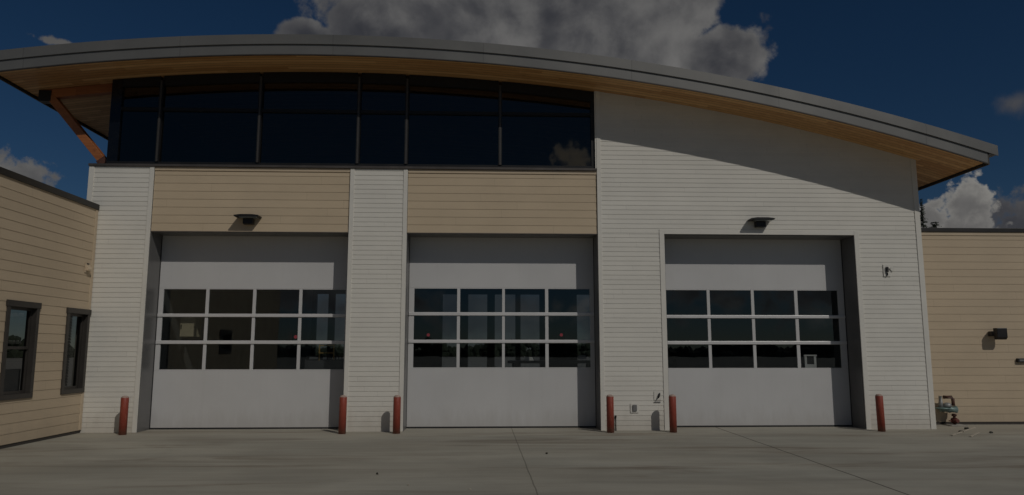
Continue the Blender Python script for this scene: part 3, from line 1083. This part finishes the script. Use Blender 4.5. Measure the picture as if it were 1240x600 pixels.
# ------------------------------------------------------------------ canopy lamps over the doors
def canopy_lamp():
    o = thing('wall_lamp', (0, 0, 0), '', 'lamp', 'black canopy lamps over the garage doors', local=True)
    a = MB()
    dp = 0.27
    a.prism([(-0.255, 0.0), (-0.245, -0.03), (0.245, -0.03), (0.255, 0.0), (0.12, 0.018), (-0.12, 0.018)], -0.002, -dp, lambda p, q, t: (p, t, q))
    a.build('canopy', M['black'], o, bevel=0.008)
    a = MB()
    a.box(-0.15, 0.20, -dp + 0.03, -0.06, -0.043, -0.031)
    a.build('lens', M['lens'], o)
    a = MB()
    a.box(-0.105, 0.105, -0.13, -0.002, -0.165, -0.046)
    a.build('driver_box', M['black'], o, bevel=0.01)
    a = MB()
    a.lathe([(0.035, 0.016), (0.03, 0.034), (0.012, 0.042)], 12, (0, -0.08, 0))
    a.build('photocell', M['black'], o)
    return o


l0 = canopy_lamp()
l0.location = (-4.85, 0.008, 4.385)
l0['label'] = 'black canopy lamp on the tan panel above the leftmost garage door'
copy_thing(l0, (5.935, -0.014, 4.395), 'black canopy lamp on the white siding above the rightmost garage door')

# ------------------------------------------------------------------ flood lamp on the right wing
fl = thing('flood_lamp', (11.55, YR, 2.0), 'square black flood lamp on an arm on the tan right wing', 'lamp', local=True)
a = MB()
a.prism([(-0.12, 0.12), (-0.12, -0.09), (-0.08, -0.135), (0.0, -0.135), (0.02, 0.12)], -0.115, 0.12, lambda p, q, t: (t, p - 0.165, q))
a.build('housing', M['black'], fl, bevel=0.012)
a = MB()
a.box(-0.145, -0.116, -0.15, -0.014, -0.06, 0.05)
a.build('arm', M['black'], fl, bevel=0.012)
a = MB()
a.box(-0.10, 0.06, -0.03, -0.002, -0.055, 0.055)
a.build('back_plate', M['black'], fl)

# small boxes at the right edge
wb = thing('wall_box', (12.06, YR, 1.405), 'small flat black box low on the tan right wing at the photo edge', 'box', local=True)
a = MB(); a.box(-0.05, 0.16, -0.07, -0.002, -0.045, 0.045); a.build('body', M['black'], wb, bevel=0.006)
a = MB(); a.box(-0.02, 0.12, -0.075, -0.071, -0.02, 0.022); a.build('face', M['plate'], wb)

# ------------------------------------------------------------------ small fixtures on the white wall
sd = thing('security_sensor', (8.66, -0.014, 3.33), 'white security sensor with a black eye, high on the white wall right of the doors', 'sensor', local=True)
a = MB(); a.box(-0.075, 0.085, -0.012, 0.0, -0.14, 0.12); a.build('mounting_plate', M['trim'], sd, bevel=0.004)
a = MB(); a.box(-0.025, 0.02, -0.055, -0.013, -0.05, 0.065); a.box(-0.012, 0.004, -0.05, -0.013, -0.125, -0.06); a.build('eye', M['black'], sd, bevel=0.006)
a = MB(); a.tube([(0.11, -0.013, 0.02), (0.11, -0.03, 0.02)], 0.045, 16); a.box(0.02, 0.10, -0.035, -0.013, 0.03, 0.05); a.build('conduit_ring', M['trim'], sd)

ob = thing('outlet_box', (3.155, -0.014, 0.455), 'grey covered outlet on a pale plate, low on the white wall between bollards', 'outlet', local=True)
a = MB(); a.box(-0.085, 0.085, -0.012, 0.0, -0.10, 0.09); a.build('plate', M['trim'], ob, bevel=0.003)
a = MB(); a.box(-0.040, 0.045, -0.040, -0.013, -0.065, 0.062); a.build('cover', M['plate'], ob, bevel=0.006)

hb = thing('hose_tap', (3.64, -0.014, 0.65), 'small black hose tap on a white plate beside the rightmost garage door', 'tap', local=True)
a = MB(); a.box(-0.075, 0.075, -0.006, 0.0, -0.04, 0.14); a.build('plate', M['trim'], hb, bevel=0.003)
a = MB(); a.tube([(0.04, -0.006, 0.085), (0.032, -0.03, 0.065), (0.015, -0.045, 0.03), (0.0, -0.045, 0.0)], [0.018, 0.024, 0.02, 0.012], 10); a.box(0.03, 0.045, -0.04, -0.02, 0.06, 0.105); a.build('spout', M['black'], hb)
a = MB(); a.box(-0.075, 0.06, -0.012, -0.001, -0.088, -0.070); a.build('label_strip', M['plate'], hb)

# small tap on the office wing
ht = thing('wall_vent', (XW + 0.013, -0.29, 3.27), 'tiny tan vent hood high on the office wing beside the white pier', 'vent', local=True)
a = MB(); a.box(0.0, 0.012, -0.09, 0.09, -0.10, 0.10); a.build('plate', M['tan_trim'], ht)
a = MB(); a.prism([(0.012, 0.07), (0.075, -0.03), (0.075, -0.06), (0.012, -0.06)], -0.07, 0.07, lambda p, q, t: (p, t, q)); a.build('hood', M['tan_trim'], ht)
a = MB(); a.box(0.0125, 0.03, -0.04, 0.03, 0.07, 0.09); a.build('clip', M['bronze'], ht)

# thin pipe stub
pp = thing('pipe_stub', (2.755, -0.05, 0), 'thin black pipe standing against the white wall beside a red bollard', 'pipe', local=True)
a = MB(); a.tube([(0, 0, 0), (0, 0, 0.27)], 0.014, 10); a.build('pipe', M['black'], pp)
a = MB(); a.tube([(0, 0, 0.268), (0, 0, 0.305)], 0.024, 10); a.build('cap', M['black'], pp)

# ------------------------------------------------------------------ gas meter
gm = thing('gas_meter', (10.15, YR - 0.20, 0), 'gas meter with brown pipes and red valve on the tan wall by the white corner', 'gas meter', local=True)
a = MB()
a.tube([(0.19, 0, 0.0), (0.19, 0, 0.24)], 0.03, 12)
a.build('riser', M['pipe'], gm)
a = MB()
a.tube([(0.19, 0, 0.05), (0.19, 0, 0.075), (0.19, 0, 0.13), (0.19, 0, 0.155)], [0.06, 0.075, 0.075, 0.05], 12)
a.tube([(0.19, -0.01, 0.10), (0.19, -0.11, 0.10)], [0.045, 0.035], 10)
a.box(0.08, 0.14, -0.02, 0.02, 0.085, 0.105)
a.build('valve', M['valve'], gm)
a = MB()
a.tube([(0.19, 0, 0.19), (0.19, 0, 0.235)], 0.05, 8)
a.build('coupling', M['pipe'], gm)
a = MB()
a.tube([(0.19, 0, 0.40), (0.19, 0, 0.54), (0.16, 0, 0.575), (0.0, 0, 0.575)], 0.036, 12)
a.build('upper_pipe', M['pipe'], gm)
a = MB()
a.tube([(0.26, 0, 0.325), (0.24, 0, 0.325), (0.10, 0, 0.325), (-0.05, 0, 0.325), (-0.09, 0, 0.325)], [0.04, 0.075, 0.07, 0.05, 0.05], 14)
a.lathe([(0.05, 0.31), (0.15, 0.318), (0.15, 0.34), (0.05, 0.35)], 20, (-0.05, 0, 0.02))
a.build('meter_body', M['meter'], gm)
a = MB()
a.tube([(-0.07, 0, 0.37), (-0.07, 0, 0.46), (-0.07, 0, 0.60)], [0.055, 0.04, 0.032], 12)
a.lathe([(0.075, 0.0), (0.085, 0.02), (0.07, 0.07), (0.03, 0.09)], 16, (0.055, -0.01, 0.375))
a.build('regulator', M['steel'], gm)
a = MB()
a.box(0.02, 0.36, -0.16, 0.10, 0.001, 0.022)
a.build('base_pad', M['conc_trim'], gm, bevel=0.006)
gm.scale = (1.08, 1.1, 1.06)

# ------------------------------------------------------------------ litter on the slab
def strip(p, q, w_, name_label):
    mb_ = MB()
    mb_.bar((p[0], p[1], 0.012), (q[0], q[1], 0.012), w_, 0.02)
    tag(mb_.build('wood_strip', M['stick'], None, bevel=0.003), name_label, 'wood strip', 'thin strips lying near the gas meter')


strip((9.02, -1.25), (10.45, 0.20), 0.035, 'longer pale thin strip lying on the concrete near the gas meter')
strip((9.25, -1.46), (9.85, -0.80), 0.035, 'shorter pale thin strip lying on the concrete, nearer the viewer')
for (x, y, r_, lab) in ((9.57, -0.66, 0.045, 'dark clod lying by the longer pale strip, nearer the viewer'),
                        (10.07, -0.10, 0.045, 'dark clod by the far end of the longer pale strip'),
                        (10.08, -0.82, 0.035, 'dark clod alone on the concrete right of the pale strips')):
    mb_ = MB()
    mb_.ico((x, y, r_ * 0.5), r_, 0.35, 0.7)
    mb_.ico((x + 0.05, y + 0.03, r_ * 0.35), r_ * 0.7, 0.35, 0.7)
    tag(mb_.build('dirt_clod', M['clod']), lab, 'clod', 'dark clods on the concrete')
for (x, y, r_, lab) in ((-1.36, -5.33, 0.020, 'dark pebble alone on the concrete, left of the centre joint'),
                        (-0.87, -6.16, 0.014, 'small pale pebble on the concrete, near the bottom left of centre'),
                        (-0.12, -6.49, 0.014, 'small pale pebble near the centre joint, at the bottom'),
                        (1.04, -3.46, 0.018, 'brown pebble on the concrete just right of the centre joint')):
    mb_ = MB()
    mb_.ico((x, y, r_ * 0.6), r_, 0.3, 0.8)
    tag(mb_.build('pebble', M['clod'] if 'dark' in lab or 'brown' in lab else M['stick']), lab, 'pebble', 'pebbles on the concrete')

# ------------------------------------------------------------------ things inside the bay, seen through the glass
wc = thing('wall_cabinet', (-6.66, 1.30, 1.92), 'cream cabinet seen through the left column of panes of the leftmost door', 'cabinet', local=True)
a = MB(); a.box(0.0, 0.34, 0.0, 0.35, 0.0, 0.46); a.build('body', M['cream'], wc, bevel=0.01)
a = MB(); a.box(0.012, 0.328, -0.015, -0.001, 0.012, 0.448); a.build('door', M['cream'], wc)
a = MB(); a.box(0.03, 0.045, -0.03, -0.016, 0.17, 0.27); a.build('handle', M['black'], wc)
rk = thing('tool_rack', (-3.3, 0.95, 0.012), 'dark rack with yellow bars and pale tags behind the leftmost door, lower right pane', 'rack', local=True)
a = MB(); a.box(-0.50, 0.42, -0.10, 0.25, 0.0, 1.40); a.build('body', M['inside_dark'], rk, bevel=0.01)
a = MB(); a.box(-0.50, 0.42, 0.0, 0.03, 1.401, 1.50); a.build('tag_board', M['black'], rk)
for bx_ in (-0.20, 0.11):
    a = MB(); a.bar((bx_, -0.05, 1.40), (bx_, -0.05, 1.74), 0.026, 0.026, up=(0, 1, 0)); a.build('post', M['yellow'], rk)
for bz_ in (1.56, 1.72):
    a = MB(); a.bar((-0.185, -0.05, bz_), (0.095, -0.05, bz_), 0.022, 0.022); a.build('bar', M['yellow'], rk)
for x0, x1 in ((-0.42, -0.24), (-0.13, -0.05), (0.07, 0.13), (0.16, 0.20), (0.22, 0.27), (0.29, 0.34)):
    a = MB(); a.box(x0, x1, -0.012, -0.002, 1.425, 1.475); a.build('tag', M['pale'], rk)
wkb = thing('work_bench', (1.60, 1.40, 0.012), 'long dark workbench behind the lower panes of the centre door', 'bench', local=True)
a = MB(); a.box(-1.0, 1.0, -0.35, 0.35, 1.33, 1.388); a.build('top', M['inside_dark'], wkb)
for sx in (-1, 1):
    a = MB(); a.box(sx * 0.85 - 0.05, sx * 0.85 + 0.05, -0.3, 0.3, 0, 1.329); a.build('leg', M['inside_dark'], wkb)
tr = thing('tool_tray', (1.045, 1.25, 1.402), 'small white tray lying on the dark workbench behind the centre door', 'tray', local=True)
a = MB(); a.prism([(-0.08, 0.0), (0.12, 0.0), (0.09, 0.07), (-0.09, 0.09)], -0.08, 0.08, lambda p, q, t: (p, t, q)); a.build('tray', M['pale'], tr, bevel=0.006)
sg = thing('white_case', (2.25, 1.25, 1.402), 'small white flat case at the right end of the dark workbench', 'case', local=True)
a = MB(); a.box(-0.085, 0.085, -0.08, 0.08, 0.03, 0.12); a.build('case', M['pale'], sg, bevel=0.006)
chs = thing('white_stand', (7.25, 0.80, 0.012), 'white framed stand with a dark panel behind the lower right pane of the rightmost door', 'stand', local=True)
a = MB()
for sx in (-0.105, 0.105):
    a.box(sx - 0.024, sx + 0.024, -0.02, 0.02, 0, 1.49)
a.box(-0.145, 0.145, -0.024, 0.024, 1.49, 1.52)
a.box(-0.081, 0.081, -0.018, 0.018, 1.0, 1.31)
a.build('frame', M['pale'], chs)
a = MB(); a.box(-0.081, 0.081, 0.0, 0.012, 1.311, 1.489); a.build('panel', M['black'], chs)
for x, y, z, lab in ((-2.49, DEEP - 0.2, 2.375, 'red signal lamp glowing behind the left column of panes of the centre door'),
                  (3.78, DEEP - 0.2, 2.382, 'red signal lamp glowing behind the right column of panes of the centre door'),
                  (-7.765, 16.2, 2.21, 'red signal lamp glowing behind the panes of the leftmost door')):
    s_ = thing('signal_lamp', (x, y, z), lab, 'lamp', 'red signal lamps inside the bay', local=True)
    a = MB(); a.box(-0.16, 0.16, -0.06, -0.002, -0.2, 0.2); a.build('housing', M['black'], s_)
    a = MB(); a.tube([(0, -0.061, 0), (0, -0.12, 0)], [0.075, 0.06], 14); a.build('lens', M['red_lamp'], s_)

# ------------------------------------------------------------------ conifers behind the right wing
def conifer(x, y, h, crown_r, label, seed, bushy=1.0, power=0.8):
    rnd = random.Random(seed)
    t = thing('conifer_tree', (x, y, 0), label, 'tree', 'conifers behind the right wing', local=True)
    a = MB()
    a.tube([(0, 0, 0), (0.03, 0, h * 0.5), (0, 0, h * 0.98)], [0.22, 0.14, 0.02], 8)
    a.build('trunk', M['bark'], t)
    c = MB()
    z = h * 0.18
    while z < h:
        k = (h - z) / (h * 0.82)
        rr = crown_r * (k ** power) * rnd.uniform(0.65, 1.1) + 0.06
        for q in range(rnd.choice((4, 5, 6))):
            th = rnd.uniform(0, 6.28)
            L = rr * rnd.uniform(0.6, 1.1)
            d = Vector((math.cos(th), math.sin(th), rnd.uniform(-0.35, 0.05)))
            n = max(4, int(L * 14 * bushy))
            for j in range(n):
                f = (j + 0.6) / n
                p = d * L * f + Vector((0, 0, z))
                sz = (0.13 + 0.16 * (1 - f)) * (0.6 + 0.5 * min(1, k * 3))
                e1 = Vector((rnd.uniform(-1, 1), rnd.uniform(-1, 1), rnd.uniform(-0.5, 0.4))).normalized() * sz
                e2 = d.cross(Vector((0, 0, 1))).normalized() * sz * rnd.uniform(0.3, 0.7) + Vector((0, 0, rnd.uniform(-0.1, 0.05)))
                c.quad(p - e1 * 0.4, p + e2 * 0.6, p + e1, p - e2 * 0.6)
        z += 0.22 if z < h - 2.5 else 0.13
    c.build('crown', M['needle'], t)


conifer(37.3, 45, 14.5, 1.9, 'thin dark conifer top beside the white corner, taller of the two', 3)
conifer(38.62, 45.5, 12.65, 2.4, 'dark rounded conifer tip just showing above the right wing roof', 5, 2.0, 0.42)

# ------------------------------------------------------------------ far woods all round (seen in the glass and through the bay)
rnd = random.Random(11)
mb = MB()
for k in range(2600):
    th = 2 * math.pi * k / 2600
    rad = rnd.uniform(215, 265)
    top_ = 2.6 + 1.3 * math.sin(th * 7) * math.sin(th * 17) + 0.7 * math.sin(th * 41)
    r_ = rnd.uniform(0.9, 1.7)
    mb.ico((rad * math.sin(th), rad * math.cos(th), max(0.6, top_ + rnd.uniform(-1.2, 0.8))), r_, 0.3, 1.15)
    mb.ico((rad * math.sin(th + 0.001), rad * math.cos(th + 0.001), 0.7), 1.6, 0.3, 0.9)
tag(mb.build('far_woods', M['wood_far']), 'dark line of far woods on the horizon, mirrored in the door glass', 'woods', kind='stuff')
